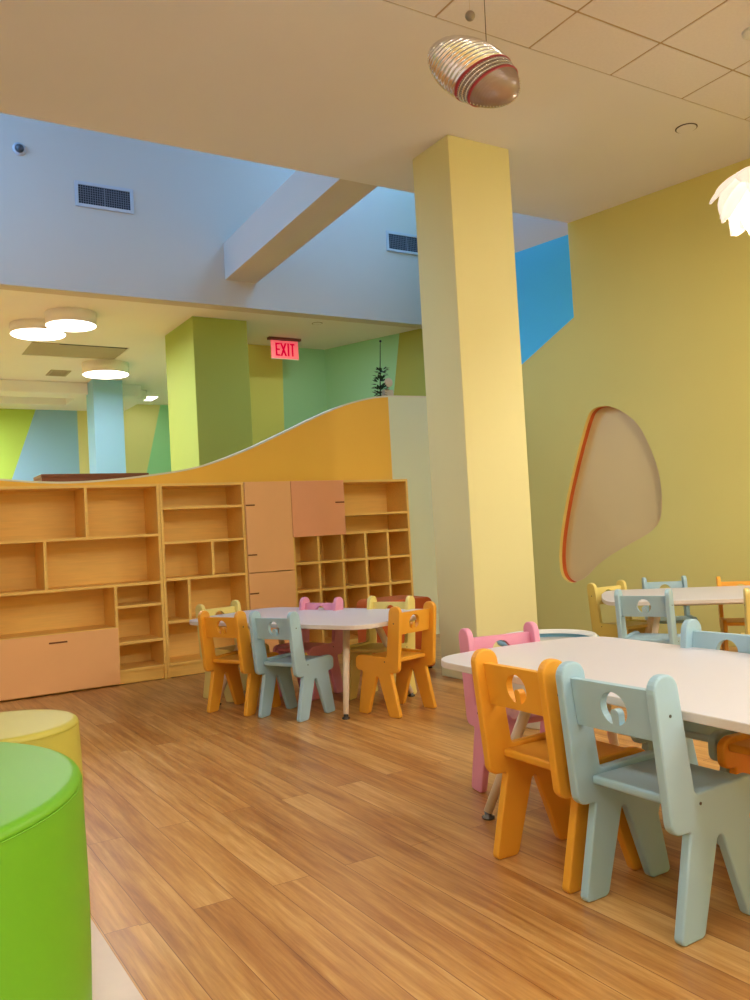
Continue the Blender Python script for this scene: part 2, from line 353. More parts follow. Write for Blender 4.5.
# ------------------------------------------------------------------ right wall with the pebble-shaped niche
niche = [(0.203, 1.908), (0.121, 1.89), (0.065, 1.819), (-0.021, 1.617), (-0.112, 1.376), (-0.194, 1.131), (-0.269, 0.845), (-0.296, 0.629), (-0.273, 0.502), (-0.192, 0.452), (-0.086, 0.476), (-0.01, 0.521), (0.088, 0.605), (0.232, 0.692), (0.429, 0.785), (0.581, 0.861), (0.659, 0.94), (0.689, 1.045), (0.694, 1.192), (0.678, 1.341), (0.628, 1.512), (0.55, 1.687), (0.447, 1.802), (0.318, 1.885)]
def closed(P, n=4):
    N = len(P); out = []
    for i in range(N):
        p0, p1, p2, p3 = P[i-1], P[i], P[(i+1) % N], P[(i+2) % N]
        for k in range(n):
            t = k/n
            out.append(tuple(0.5*((2*p1[j]) + (-p0[j]+p2[j])*t + (2*p0[j]-5*p1[j]+4*p2[j]-p3[j])*t*t + (-p0[j]+3*p1[j]-3*p2[j]+p3[j])*t**3) for j in (0, 1)))
    return out
NP = closed(niche)
WM = Matrix.Translation((YW0.x, YW0.y, 0)) @ Matrix.Rotation(YA, 4, 'Z')   # local x along the wall, local y into it
def zd(t): return 2.695 + t*(2.695-2.379)/0.598
bm = bmesh.new()
def tri(loops, mi):
    es = []
    for lp in loops:
        vs = [bm.verts.new((a, 0, c)) for a, c in lp]
        for i in range(len(vs)):
            es.append(bm.edges.new((vs[i], vs[(i+1) % len(vs)])))
    r = bmesh.ops.triangle_fill(bm, use_beauty=True, use_dissolve=False, edges=es)
    for f in r['geom']:
        if isinstance(f, bmesh.types.BMFace): f.material_index = mi
tri([[(-1.36, 0), (9.2, 0), (9.2, HC+0.05), (0.0, HC+0.05), (0.0, 3.405), (0.004, 2.695), (-1.36, zd(-1.36))], NP], 0)
tri([[(-1.36, zd(-1.36)), (0.004, 2.695), (0.0, 3.405), (-1.36, 3.405)]], 1)
tri([[(-1.36, 3.405), (0.0, 3.405), (0.0, HC+0.05), (0.3, HC+0.05), (0.3, 6.0), (-1.36, 6.0)]], 2)
# thickness: back and end faces
def quad(p, mi=0):
    f = bm.faces.new([bm.verts.new(q) for q in p]); f.material_index = mi
quad([(-1.36, 0, 0), (-1.36, 0.2, 0), (-1.36, 0.2, 6), (-1.36, 0, 6)], 2)
quad([(-1.36, 0.2, 0), (9.2, 0.2, 0), (9.2, 0.2, 3.6), (-1.36, 0.2, 3.6)])
quad([(-1.36, 0.2, 3.6), (0.3, 0.2, 3.6), (0.3, 0.2, 6), (-1.36, 0.2, 6)], 2)
me = bpy.data.meshes.new('wall_right'); bm.to_mesh(me); bm.free()
for k in ('yellow', 'blue_paint', 'well'): me.materials.append(M[k])
w = bpy.data.objects.new('wall_right', me); col.objects.link(w); w.matrix_world = WM; struct(w)
# niche lining
def lining(name, d0, d1, m, par):
    bm = bmesh.new(); a = [bm.verts.new((x, d0, z)) for x, z in NP]; c = [bm.verts.new((x, d1, z)) for x, z in NP]
    for i in range(len(NP)):
        f = bm.faces.new((a[i], a[(i+1) % len(NP)], c[(i+1) % len(NP)], c[i])); f.smooth = True
    me = bpy.data.meshes.new(name); bm.to_mesh(me); bm.free(); me.materials.append(m)
    o = bpy.data.objects.new(name, me); col.objects.link(o); o.parent = par; return o
nic = lining('niche', 0.0, 0.042, M['ring'], None); nic.matrix_world = WM
tag(nic, 'pebble-shaped recess in the yellow wall with a pale rim and orange inner edge', 'wall niche')
lining('inner_band', 0.042, 0.095, M['ring_orange'], nic)
bm = bmesh.new(); bm.faces.new([bm.verts.new((x, 0.095, z)) for x, z in NP])
o = link('back_panel', bm, M['niche'], nic)
# closing walls behind
struct(part('wall_well_right', M['well'], None, [(4.99, 6.75, 6.42, 6.55, 0, 6.0), (5.3, 6.6, 5.0, 5.12, HC, 6.0)]))

# ------------------------------------------------------------------ bookcases
Y0 = 6.094; YK = 6.424; T = 0.02
def unit(name, label, x0, x1, zt=1.42, plinth=0.085, grp=None):
    u = thing(name, label, 'bookcase' if 'book' in name else 'cabinet', (x0, Y0, 0), 0, grp)
    W = x1 - x0; D = YK - Y0
    part('side_panel', M['shelf'], u, [(0, T, 0, D, 0, zt)], 0.0012)
    part('side_panel', M['shelf'], u, [(W-T, W, 0, D, 0, zt)], 0.0012)
    part('top_panel', M['shelf'], u, [(T, W-T, 0, D, zt-T, zt)], 0.0012)
    part('bottom_shelf', M['shelf'], u, [(T, W-T, 0, D, plinth, plinth+T)], 0.0012)
    part('plinth', M['shelf'], u, [(T, W-T, 0.012, 0.03, 0.004, plinth)], 0.001)
    part('back_panel', M['shelf'], u, [(T, W-T, D-0.008, D, plinth+T, zt-T)])
    return u
def shelf(u, xa, xb, z, x0): part('shelf', M['shelf'], u, [(xa-x0, xb-x0, 0.003, YK-Y0-0.008, z-T/2, z+T/2)], 0.0012)
def divider(u, x, za, zb, x0): part('divider', M['shelf'], u, [(x-x0-T/2, x-x0+T/2, 0.003, YK-Y0-0.008, za, zb)], 0.0012)
def door(u, name, xa, xb, za, zb, x0, m, handles):
    d = part(name, m, u, [(xa-x0, xb-x0, -0.018, 0.0, za, zb)], 0.0015)
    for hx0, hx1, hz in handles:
        part('handle', M['slot'], d, [(hx0-x0, hx1-x0, -0.021, -0.0165, hz-0.005, hz+0.005)], 0.001)  # dark bar: shade of the recessed handle slot put into colour
A0 = 0.735
u = unit('bookcase', 'wide wooden open bookcase at the far left with a big peach drawer', A0, 1.899)
shelf(u, A0+T, 1.879, 1.047, A0); shelf(u, A0+T, 1.879, 0.701, A0)
divider(u, 1.377, 1.057, 1.40, A0); divider(u, 1.093, 0.711, 1.037, A0); divider(u, 1.555, 0.105, 0.691, A0)
shelf(u, 1.565, 1.879, 0.545, A0); shelf(u, 1.565, 1.879, 0.289, A0); shelf(u, A0+T, 1.545, 0.400, A0)
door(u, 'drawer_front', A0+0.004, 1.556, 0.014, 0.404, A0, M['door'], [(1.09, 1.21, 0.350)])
B0 = 1.901
u = unit('bookcase', 'narrower wooden open bookcase between the wide one and the peach cupboard', B0, 2.562)
for z in (1.238, 0.983, 0.713): shelf(u, B0+T, 2.542, z, B0)
shelf(u, B0+T, 2.542, 0.402, B0)
divider(u, 2.290, 0.723, 0.973, B0); divider(u, 2.094, 0.412, 0.703, B0)
C0 = 2.564
u = unit('cupboard', 'tall plain peach-fronted cupboard between open bookcases, with slot handles', C0, 2.956)
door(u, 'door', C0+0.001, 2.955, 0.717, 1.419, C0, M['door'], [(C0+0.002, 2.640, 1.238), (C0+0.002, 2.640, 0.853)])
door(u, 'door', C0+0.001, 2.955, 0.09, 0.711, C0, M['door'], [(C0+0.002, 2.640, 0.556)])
E0 = 2.958; E1 = 4.088
u = unit('bookcase', 'wooden pigeonhole bookcase at the right end with one rose door', E0, E1)
rows = [0.980, 0.757, 0.534, 0.311]
for z in rows: shelf(u, E0+T, E1-T, z, E0)
cx = [3.190, 3.412, 3.635, 3.857]
for x in cx:
    for za, zb in zip([0.105, 0.321, 0.544, 0.767], [0.301, 0.524, 0.747, 0.970]): divider(u, x, za, zb, E0)
divider(u, 3.432, 0.990, 1.40, E0)
shelf(u, 3.442, E1-T, 1.133, E0)
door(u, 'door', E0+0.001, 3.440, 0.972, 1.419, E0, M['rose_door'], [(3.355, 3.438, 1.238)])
# brown cabinet standing beyond the low wall
u = thing('brown_cabinet', 'brown wooden cabinet whose top shows over the wavy wall', 'cabinet', (1.235, 6.98, 0))
part('body', M['brown'], u, [(0.02, 0.86, 0.02, 0.36, 0.0, 1.548)], 0.003)
part('top', M['brown'], u, [(0.015, 0.865, 0.015, 0.365, 1.548, 1.575)], 0.002)

# ------------------------------------------------------------------ chairs
PANEL = fillet([(-.087, .625, .0408), (-.003, .625, .0408), (.038, .335, .012), (.25, .339, .03), (.290, .325, .035), (.290, .25, .03), (.236, .248, .008),
                (.288, .0, .014), (.207, .0, .02), (.118, .246, .012), (.040, .0, .02), (-.046, .0, .014), (.012, .25, .006), (-.050, .25, .042)], 6)
TH = 0.027
def hole_outline(cx, cz, r):
    # round hole with a rounded tongue standing in it
    hw = 0.0105; a = math.asin(hw/r); pts = []
    n = 28
    for k in range(n+1):
        th = -pi/2 + a + (2*pi-2*a)*k/n
        pts.append((cx + r*cos(th), cz + r*sin(th)))
    zt = cz - 0.014
    for k in range(9):
        th = pi - pi*k/8
        pts.append((cx + hw*cos(th)*1.25, zt + hw*sin(th)*1.25))
    return pts
def chair_proto(mt, colour):
    root = thing(colour + '_chair' if False else 'toddler_chair', 'x', 'chair')
    for s in (1, -1):
        bm = bmesh.new(); add_prism(bm, PANEL, lambda a, c, d: (a, s*0.148 - TH/2 + d, c), TH)
        p = link('side_frame', bm, mt, root, 0.006, 3)
        for (sx, sz) in ((-.034, .529), (.052, .31)):
            bm = bmesh.new(); add_tube(bm, (sx, s*(0.148+TH/2-0.003), sz), (sx, s*(0.148+TH/2+0.0012), sz), 0.004, seg=12)
            link('screw', bm, M['screw'], p)
    part('seat', mt, root, [(0.0, 0.272, -0.1345, 0.1345, 0.300, 0.324)], 0.008, seg=3)
    bm = bmesh.new()
    hw = 0.1345
    outer = [(-hw, .462), (hw, .462), (hw, .585), (-hw, .585)]
    lean = 0.136
    for face_u in (-0.011, 0.011):
        es = []
        for lp in (outer, hole_outline(0, .524, .042)):
            vs = [bm.verts.new((-0.043 - (c-.585)*lean + face_u, a, c)) for a, c in lp]
            for i in range(len(vs)): es.append(bm.edges.new((vs[i], vs[(i+1) % len(vs)])))
        bmesh.ops.triangle_fill(bm, use_beauty=True, use_dissolve=False, edges=es)
    bm.verts.ensure_lookup_table(); n1 = 4; n2 = len(hole_outline(0, 0, .042)); tot = n1+n2
    for a, n in ((0, n1), (n1, n2)):
        for i in range(n):
            i0 = a+i; i1 = a+(i+1) % n
            bm.faces.new((bm.verts[i0], bm.verts[i1], bm.verts[tot+i1], bm.verts[tot+i0]))
    link('backrest', bm, mt, root, 0.004, 2)
    return root
protos = {}
def chair(colour, x, y, deg, label, group, s=1.0):
    if colour not in protos:
        o = chair_proto(M[colour], colour); protos[colour] = o
    else: o = copy_tree(protos[colour])
    o.location = (x, y, 0.004 if False else 0); o.rotation_euler = (0, 0, R(deg)); o.scale = (s, s, s)
    tag(o, label, 'chair', group); return o
G1, G2, G3 = 'chairs around the table by the bookcases', 'chairs around the nearest table', 'chairs around the table by the yellow wall'
k = 0.94
chair('orange', 1.785, 4.588, 25.9, 'orange toddler chair left of a pale blue one at the table by the bookcases', G1, k)
chair('blue', 1.948, 4.24, 23.2, 'small pale blue chair seen from behind between two orange chairs, by the bookcases', G1, k)
chair('orange', 2.537, 3.850, 104, 'orange toddler chair right of the bare white table leg, near the red cushion block', G1, k)
chair('pink', 2.476, 4.791, 202.6, 'pink toddler chair behind the table, in front of the pigeonholes', G1, k)
chair('lemon', 2.748, 4.390, 205, 'lemon yellow chair behind the table, between the pink chair and red cushion block', G1, k)
chair('lemon', 1.984, 5.168, -74, 'lemon yellow chair partly hidden behind the leftmost orange chair', G1, k)
chair('orange', 1.630, 1.868, -1, 'large orange toddler chair in front, left of the big pale blue chair', G2)
chair('blue', 1.630, 1.506, 0.5, 'nearest and largest pale blue chair, fully visible in the foreground', G2)
chair('pink', 2.105, 2.535, -101, 'pink toddler chair at the left end of the nearest table, beside the column', G2, 0.965)
chair('blue', 2.445, 1.825, 181, 'pale blue chair on the far side of the nearest table, only its back top showing', G2)
chair('orange', 2.405, 1.462, 180, 'orange toddler chair tucked beyond the nearest table, cut off by the right frame edge', G2)
chair('lemon', 4.303, 4.044, -93, 'lemon yellow chair below the pebble-shaped wall recess', G3, .9)
chair('blue', 3.739, 3.263, 24, 'greyish blue chair pulled to the near side of the table by the yellow wall', G3, k)
chair('blue', 4.742, 3.957, 230, 'pale blue chair against the yellow wall, behind the far table', G3, .9)
chair('orange', 4.916, 3.492, 221, 'orange chair behind the far table, against the yellow wall at the right', G3, .9)
chair('lemon', 4.074, 2.701, 42, 'lemon yellow chair at the right frame edge, near side of the far table', G3, k)

# ------------------------------------------------------------------ tables
def table(label, x, y, deg, L, W, h, bow, legs_out=0.0):
    t = thing('kids_table', label, 'table', (x, y, 0), R(deg), 'white tables for children')
    a, c = L/2, W/2
    pts = []
    # rounded corners with slightly bowed ends
    raw = [(-a, -c, .14), (a, -c, .14), (a+bow, -c*0.33, .9), (a+bow, c*0.33, .9), (a, c, .14), (-a, c, .14), (-a-bow, c*0.33, .9), (-a-bow, -c*0.33, .9)]
    out = fillet(raw, 8)
    bm = bmesh.new(); add_prism(bm, out, lambda p, q, d: (p, q, h-0.024+d), 0.024)
    for f in bm.faces:
        f.material_index = 0 if len(f.verts) > 4 else 1
    link('tabletop', bm, [M['table'], M['table_edge']], t, 0.003, 2)
    part('apron', M['table_edge'], t, [(-a+.26, a-.26, -c+.23, -c+.25, h-.055, h-.025), (-a+.26, a-.26, c-.25, c-.23, h-.055, h-.025), (-a+.26, -a+.28, -c+.25, c-.25, h-.055, h-.025), (a-.28, a-.26, -c+.25, c-.25, h-.055, h-.025)], 0.001)
    for sx in (-1, 1):
        for sy in (-1, 1):
            top = Vector((sx*(a-.30), sy*(c-.27), h-.025)); foot = Vector((sx*(a-.19), sy*(c-.085), .022))
            bm = bmesh.new(); add_tube(bm, foot, top, .0155, .021)
            lg = link('leg', bm, M['leg'], t, smooth=False)
            for p in lg.data.polygons: p.use_smooth = len(p.vertices) == 4
            bm = bmesh.new(); add_lathe(bm, [(.020, 0.0), (.022, .003), (.022, .008), (.012, .011), (.0125, .026)], 20, Matrix.Translation((foot.x, foot.y, 0)))
            link('foot_cap', bm, M['screw'], lg)
    return t
table('small white table surrounded by six coloured chairs in front of the bookcases', 2.30, 4.56, 112.5, 1.36, .80, .508, .035)
table('nearest white table, large and cut off by the right edge of the photo', 2.065, 1.60, 86.8, 1.76, .78, .53, .035)
table('white table standing beside the yellow wall under the flower lamp', 4.51, 3.31, -46, 1.40, .86, .50, .035)

# ------------------------------------------------------------------ soft seats and other floor things
def pouf(label, x, y, r, h, m):
    t = thing('pouf', label, 'pouf', (x, y, 0.004))
    pr = [(r-.01, 0.0), (r, .012)] + [(r+.006*sin(pi*k/8), .012+(h-.04)*k/8) for k in range(1, 8)] + [(r, h-.026), (r-.0005, h-.0215)]
    bm = bmesh.new(); add_lathe(bm, pr, 72); link('side_cover', bm, m, t)
    pt = [(r-.0005, h-.0222)] + [(r-.022+.022*cos(a*pi/16), h-.020+.018*sin(a*pi/16)) for a in range(1, 9)] + [(r*.6, h+.004), (r*.25, h+.008), (.01, h+.009)]
    bm = bmesh.new(); add_lathe(bm, pt, 72); link('top_cushion', bm, m, t)
    bm = bmesh.new()
    n = 72
    add_lathe(bm, [(r-.003, h-.0245), (r+.0014, h-.0236), (r+.0014, h-.0218), (r-.003, h-.0208)], n, caps=False)
    link('piping', bm, m, t)
pouf('big round green vinyl pouf filling the lower left corner', -0.112, 1.915, 0.500, 0.545, M['green_vinyl'])
pouf('round yellow vinyl pouf behind the green one', 0.345, 2.79, 0.230, 0.475, M['yellow_vinyl'])
t = thing('cushion_block', 'rust red upholstered block standing right of the bookcases by the column', 'pouf', (3.03, 4.93, 0))
bm = bmesh.new(); add_prism(bm, fillet([(0, 0.012, .03), (.435, 0.012, .03), (.435, .505, .05), (0, .505, .05)], 6), lambda a, c, d: (a, d, c), .34)
link('cushion', bm, M['red_vinyl'], t, 0.012, 3)
part('base', M['rubber'], t, [(.02, .415, .02, .32, 0, .014)], 0.002)
t = thing('storage_tub', 'round white tub with a pale blue rim between pink chair and yellow wall', 'tub', (2.93, 3.19, 0.0))
r = .245
bm = bmesh.new(); add_lathe(bm, [(r*.80, 0), (r*.83, .01), (r*.96, .387), (r*.96, .402), (r*.93, .402), (r*.80, .02), (.01, .018)], 56); link('body', bm, M['white'], t)
bm = bmesh.new(); add_lathe(bm, [(r*.965, .385), (r+.006, .391), (r+.010, .401), (r+.004, .411), (r*.94, .411)], 56, caps=False); link('rim', bm, M['rim_blue'], t)
bm = bmesh.new(); add_lathe(bm, [(r*.94, .4115), (r*.99, .417), (r*.96, .425), (r*.90, .421), (r*.86, .405)], 56, caps=False); link('lip', bm, M['white'], t)

bm = bmesh.new(); add_lathe(bm, [(r*.919, .386), (r*.924, .400), (r*.937, .4125), (r*.915, .401), (r*.911, .386)], 56, caps=False); link('inner_band', bm, M['rim_blue'], t)

# ------------------------------------------------------------------ vents, sensors, signs
def wall_vent(x0, x1, z0, z1, label):
    v = thing('air_vent', label, 'vent', (x0, 7.64, z0), 0, 'vents in the light well wall')
    W, H = x1-x0, z1-z0
    part('frame', M['vent'], v, [(-.03, 0, -.012, 0, -.03, H+.03), (W, W+.03, -.012, 0, -.03, H+.03), (0, W, -.012, 0, -.03, 0), (0, W, -.012, 0, H, H+.03)], 0.002)
    part('duct_shade', M['dark'], v, [(0, W, -.003, -.0005, 0, H)])  # flat dark sheet, colour stands for the shade inside the opening
    g = mat('grille_metal', rgb(120, 126, 140), 0.5, 0.4) if 'gr' not in M else M['gr']; M['gr'] = g
    part('grille', g, v, [(W*i/22-.002, W*i/22+.002, -.009, -.003, 0, H) for i in range(1, 22)] + [(0, W, -.007, -.004, H*i/8-.002, H*i/8+.002) for i in range(1, 8)] + [(W/2-.006, W/2+.006, -.010, -.003, 0, H)])
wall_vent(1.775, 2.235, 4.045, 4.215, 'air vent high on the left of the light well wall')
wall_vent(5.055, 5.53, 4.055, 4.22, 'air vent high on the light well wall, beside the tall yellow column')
t = thing('wall_sensor', 'small grey round sensor on the light well wall at upper left', 'sensor', (1.295, 7.64, 4.44))
bm = bmesh.new(); add_lathe(bm, [(.055, 0), (.055, .01), (.04, .018)], 24, Matrix.Rotation(pi/2, 4, 'X')); link('base', bm, M['vent'], t)
bm = bmesh.new(); add_lathe(bm, [(.038, .018), (.034, .035), (.02, .05), (.004, .055)], 24, Matrix.Rotation(pi/2, 4, 'X')); link('lens', bm, mat('sensor_lens', rgb(80, 84, 92), .3), t)
# exit sign
t = thing('exit_sign', 'glowing red EXIT sign hanging from the far ceiling', 'sign', (4.056, 8.72, 2.99))
part('mount', mat('sign_mount', rgb(120, 66, 60), .5), t, [(0, .405, -.03, .03, .232, .26)], 0.003)
part('panel', M['acrylic'], t, [(.03, .375, -.004, .004, .02, .228)], 0.002)
part('trim', M['leg'], t, [(.03, .375, -.006, .006, .012, .022)], 0.001)
bm = bmesh.new(); yb = (-.007, -.0045); z0, z1 = .050, .200; w = .021
def bar(x0, x1, a, c): add_box(bm, x0, x1, yb[0], yb[1], a, c)
bar(.085, .085+w, z0, z1); bar(.106, .142, z0, z0+w*.9); bar(.106, .138, (z0+z1)/2-.009, (z0+z1)/2+.009); bar(.106, .142, z1-w*.9, z1)
for a, c in ((.155, .215), (.215, .155)):
    d = .012
    add_prism(bm, [(a-d, z0), (a+d, z0), (c+d, z1), (c-d, z1)], lambda p, q, e: (p, yb[0]+e, q), .0024)
bar(.236, .236+w, z0, z1)
bar(.269, .327, z1-w*.9, z1); bar(.288, .288+w, z0, z1-w*.9)
link('lettering', bm, M['exit_red'], t)
# dark artificial sprig, lamp head and box standing on the wall cap
t = thing('hanging_plant', 'dark green sprig on a thin upright wire, on top of the low wall', 'plant', (4.115, 6.50, 2.204))
bm = bmesh.new()
add_tube(bm, (0.0, 0, .0), (.015, 0, .26), .006, .004, 8); add_tube(bm, (.015, 0, .26), (.033, 0, .51), .004, .003, 8)
bmesh.ops.create_icosphere(bm, subdivisions=2, radius=.011, matrix=Matrix.Translation((.034, 0, .515)))
link('stem', bm, M['dark'], t)
bm = bmesh.new()
for i in range(90):
    h_ = random.random()**1.5; cz = .02 + .25*h_; a = random.random()*2*pi; rr = .015+.035*(1-abs(h_-.35))*random.random()
    c = Vector((.004 + .03*h_ + rr*cos(a), rr*sin(a)*.7, cz)); dr = Vector((cos(a), sin(a)*.7, random.uniform(-.4, .9))).normalized()
    s = dr.cross(Vector((0, 0, 1))).normalized()*.017; up = s.cross(dr).normalized()*.004; L_ = dr*.055
    v = [bm.verts.new(p) for p in (c, c+L_*.5+s, c+L_, c+L_*.5-s, c+L_*.5+up)]
    for q in ((0, 1, 4), (1, 2, 4), (2, 3, 4), (3, 0, 4), (0, 3, 2, 1)): bm.faces.new([v[j] for j in q])
o = link('foliage', bm, M['leaf'], t)
t = thing('emergency_light', 'small beige twin-head emergency light beside the dark sprig on the low wall', 'light', (4.20, 6.50, 2.214))
part('case', M['beige'], t, [(-.055, .045, -.03, .03, 0, .055)], 0.006)
bm = bmesh.new(); add_tube(bm, (0, 0, .055), (0, 0, .09), .006, seg=10); link('bracket', bm, M['beige'], t)
bm = bmesh.new(); add_lathe(bm, [(.005, -.02), (.032, -.018), (.041, 0), (.041, .014), (.036, .018), (.005, .018)], 28, Matrix.Translation((-.005, -.02, .12)) @ Matrix.Rotation(pi/2, 4, 'X')); link('lamp_head', bm, M['beige'], t)
# ceiling details
t = tag(part('ceiling_diffuser', M['far_ceil'], None, []), 'long grey slot diffuser recessed in the far ceiling', 'vent')
bpy.data.objects.remove(t)
t = thing('slot_diffuser', 'long grey recessed slot diffuser in the far ceiling', 'vent', (1.70, 9.72, HF))
part('panel', M['grey'], t, [(.0, 1.06, .07, .70, .006, .03)], 0.004)
part('slot', M['dark'], t, [(.30, 1.05, .012, .065, .003, .03)])  # dark strip, colour stands for the shade in the slit
t = thing('ceiling_grille', 'small grey square grille in the far ceiling', 'vent', (2.17, 11.2, HF-.012))
part('frame', M['grey'], t, [(0, .25, 0, .03, 0, .012), (0, .25, .33, .36, 0, .012), (0, .03, .03, .33, 0, .012), (.22, .25, .03, .33, 0, .012)])
part('louvre', M['grey'], t, [(.03, .22, .05+.04*i, .06+.04*i, 0.002, .012) for i in range(7)])
t = thing('ceiling_panel_light', 'small bright square panel light beyond the blue column', 'light', (3.72, 12.9, HF-.012))
part('diffuser', M['diff'], t, [(.0, .35, .0, .35, 0, .006)]); part('frame', M['vent'], t, [(-.02, .37, -.02, .37, .006, .012)])
def ceil_disc(name, label, cat, x, y, prof, m, m2=None, z=HC):
    t = thing(name, label, cat, (x, y, z)); bm = bmesh.new()
    add_lathe(bm, prof, 32, Matrix.Rotation(pi, 4, 'X')); link('cover', bm, m, t)
    bm = bmesh.new(); add_lathe(bm, [(prof[0][0]+.008, 0.0), (prof[0][0]+.008, .003), (prof[0][0], .004)], 32, Matrix.Rotation(pi, 4, 'X')); link('ring', bm, m2 or m, t)
    return t
ceil_disc('sprinkler_cover', 'flat round sprinkler cover on the plaster ceiling near the yellow wall', 'sprinkler', 4.690, 3.500, [(.062, 0), (.062, .006), (.058, .009)], M['ceil'], M['screw'])
dl = ceil_disc('recessed_downlight', 'small round downlight in the far ceiling right of the exit sign', 'light', 4.30, 7.98, [(.05, 0), (.05, .004), (.03, .006)], M['far_ceil'], M['grey'], HF)
l = bpy.data.lights.new('lamp_light', 'AREA'); l.shape = 'DISK'; l.size = .14; l.energy = 6; l.color = (1, .96, .92)
lo = bpy.data.objects.new('lamp_light', l); col.objects.link(lo); lo.parent = dl; lo.location = (0, 0, -.012)

# drum lamps of the far room
def drum(x, y, r, z, zc, label, group, power=60, name='drum_lamp', warm=(.96, 1, 1)):
    t = thing(name, label, 'ceiling light', (x, y, z), 0, group)
    h = zc - z + .021
    bm = bmesh.new(); add_lathe(bm, [(r, .004), (r+.004, .006), (r+.004, h), (r-.006, h), (r-.006, .012), (r, .004)], 48, caps=False)
    link('drum', bm, M['drum'], t)
    bm = bmesh.new(); add_lathe(bm, [(r-.004, .0), (r-.004, .008)], 48); link('diffuser', bm, M['diff'], t)
    l = bpy.data.lights.new('lamp_light', 'AREA'); l.shape = 'DISK'; l.size = 2*r*.9; l.energy = power; l.color = warm
    lo = bpy.data.objects.new('lamp_light', l); col.objects.link(lo); lo.parent = t; lo.location = (0, 0, -.012)
    lo['kind'] = 'structure' if False else 'light'
    del lo['kind']
    return t
GD = 'round drum lamps of the far room'
drum(1.63, 8.97, .262, 3.15, HF, 'leftmost of the round white drum lamps in the far room', GD, 15)
drum(1.835, 8.42, .232, 3.125, HF, 'topmost of the round white drum lamps in the far room', GD, 15)
drum(2.72, 10.67, .275, 3.11, HF, 'round white drum lamp just above the light blue column', GD, 15)
for x, y, e in ((-.2, 8.5, 76), (-.6, 10.6, 60), (.6, 12.9, 90)):  # unseen lamps added out of frame to brighten the far walls
    drum(x, y, .27, 3.12 if y < 12 else 3.02, HF if y < 12 else 3.12, 'unseen drum lamp added further left to light the far room', GD, e)
# unseen drum lamps added behind and above the camera to light the near room
GN = 'unseen drum lamps added to light the near room'
near = [(0.6, 0.9), (2.6, -.3), (4.9, 0.6), (-1.4, 2.0), (-.9, -1.6), (1.4, -2.2), (3.6, -2.0), (5.6, -1.8)]
for i, (x, y) in enumerate(near):
    drum(x, y, .30, HC-.16, HC, 'unseen drum lamp added on the tiled ceiling to light the near room', GN, (14, 17, 23, 12, 30, 59, 65, 56)[i], warm=(1, .985, .95))

# flower lamp
FX, FY = 4.09, 2.60
t = thing('flower_lamp', 'glowing white petal-shaped pendant lamp at the right edge', 'pendant lamp', (FX, FY, 2.60))
bm = bmesh.new(); add_lathe(bm, [(.06, .90), (.058, .885), (.03, .87)], 32); link('canopy', bm, M['white'], t)
bm = bmesh.new(); add_tube(bm, (0, 0, .14), (0, 0, .88), .004, seg=8); link('cord', bm, M['white'], t)
bm = bmesh.new(); add_lathe(bm, [(.03, .09), (.03, .16), (.012, .17)], 20); link('socket', bm, M['white'], t)
bm = bmesh.new(); bmesh.ops.create_uvsphere(bm, u_segments=20, v_segments=12, radius=.05, matrix=Matrix.Translation((0, 0, .02))); link('bulb', bm, M['bulb'], t, smooth=True)
def petal(parent, ang, Rm, z0, z1, wid, curl, seed):
    rng = random.Random(seed); bm = bmesh.new(); nu, nv = 12, 9; V = []
    for i in range(nu+1):
        s = i/nu; row = []
        rad = .035 + (Rm-.035)*sin(min(1, s*1.05)*pi/2)**.9 + curl*max(0, s-.75)*.9
        z = z0 + (z1-z0)*(1-cos(s*pi*.5))**.95 + curl*.55*max(0, s-.8)
        w = wid*(sin(pi*min(1, .08+s*.86))**.55)*(1-.25*max(0, s-.8)*4)
        for j in range(nv+1):
            q = (j/nv-.5)*2; a = ang + q*w/max(rad, .05)*.5
            rr = rad*(1-.10*q*q) + .006*sin(7*q+seed)
            row.append(bm.verts.new((rr*cos(a), rr*sin(a), z + .018*q*q*s)))
        V.append(row)
    for i in range(nu):
        for j in range(nv):
            f = bm.faces.new((V[i][j], V[i+1][j], V[i+1][j+1], V[i][j+1])); f.smooth = True
    o = link('petal', bm, M['petal'], parent, smooth=True)
    sm = o.modifiers.new('thickness', 'SOLIDIFY'); sm.thickness = .0015
for i in range(6): petal(t, 2*pi*i/6+.45, .265, .165, -.01, .27, .10, i)
for i in range(5): petal(t, 2*pi*i/5+.1, .225, .125, -.115, .27, .05, 10+i)
for i in range(4): petal(t, 2*pi*i/4+.8, .18, .10, -.165, .26, .0, 20+i)
l = bpy.data.lights.new('lamp_light', 'POINT'); l.energy = 26; l.color = (1, .88, .74); l.shadow_soft_size = .06
lo = bpy.data.objects.new('lamp_light', l); col.objects.link(lo); lo.parent = t; lo.location = (0, 0, -.20)
l2 = bpy.data.lights.new('lamp_light', 'POINT'); l2.energy = 95; l2.color = (1, .9, .78); l2.shadow_soft_size = .05
lo = bpy.data.objects.new('lamp_light', l2); col.objects.link(lo); lo.parent = t; lo.location = (0, 0, .0)

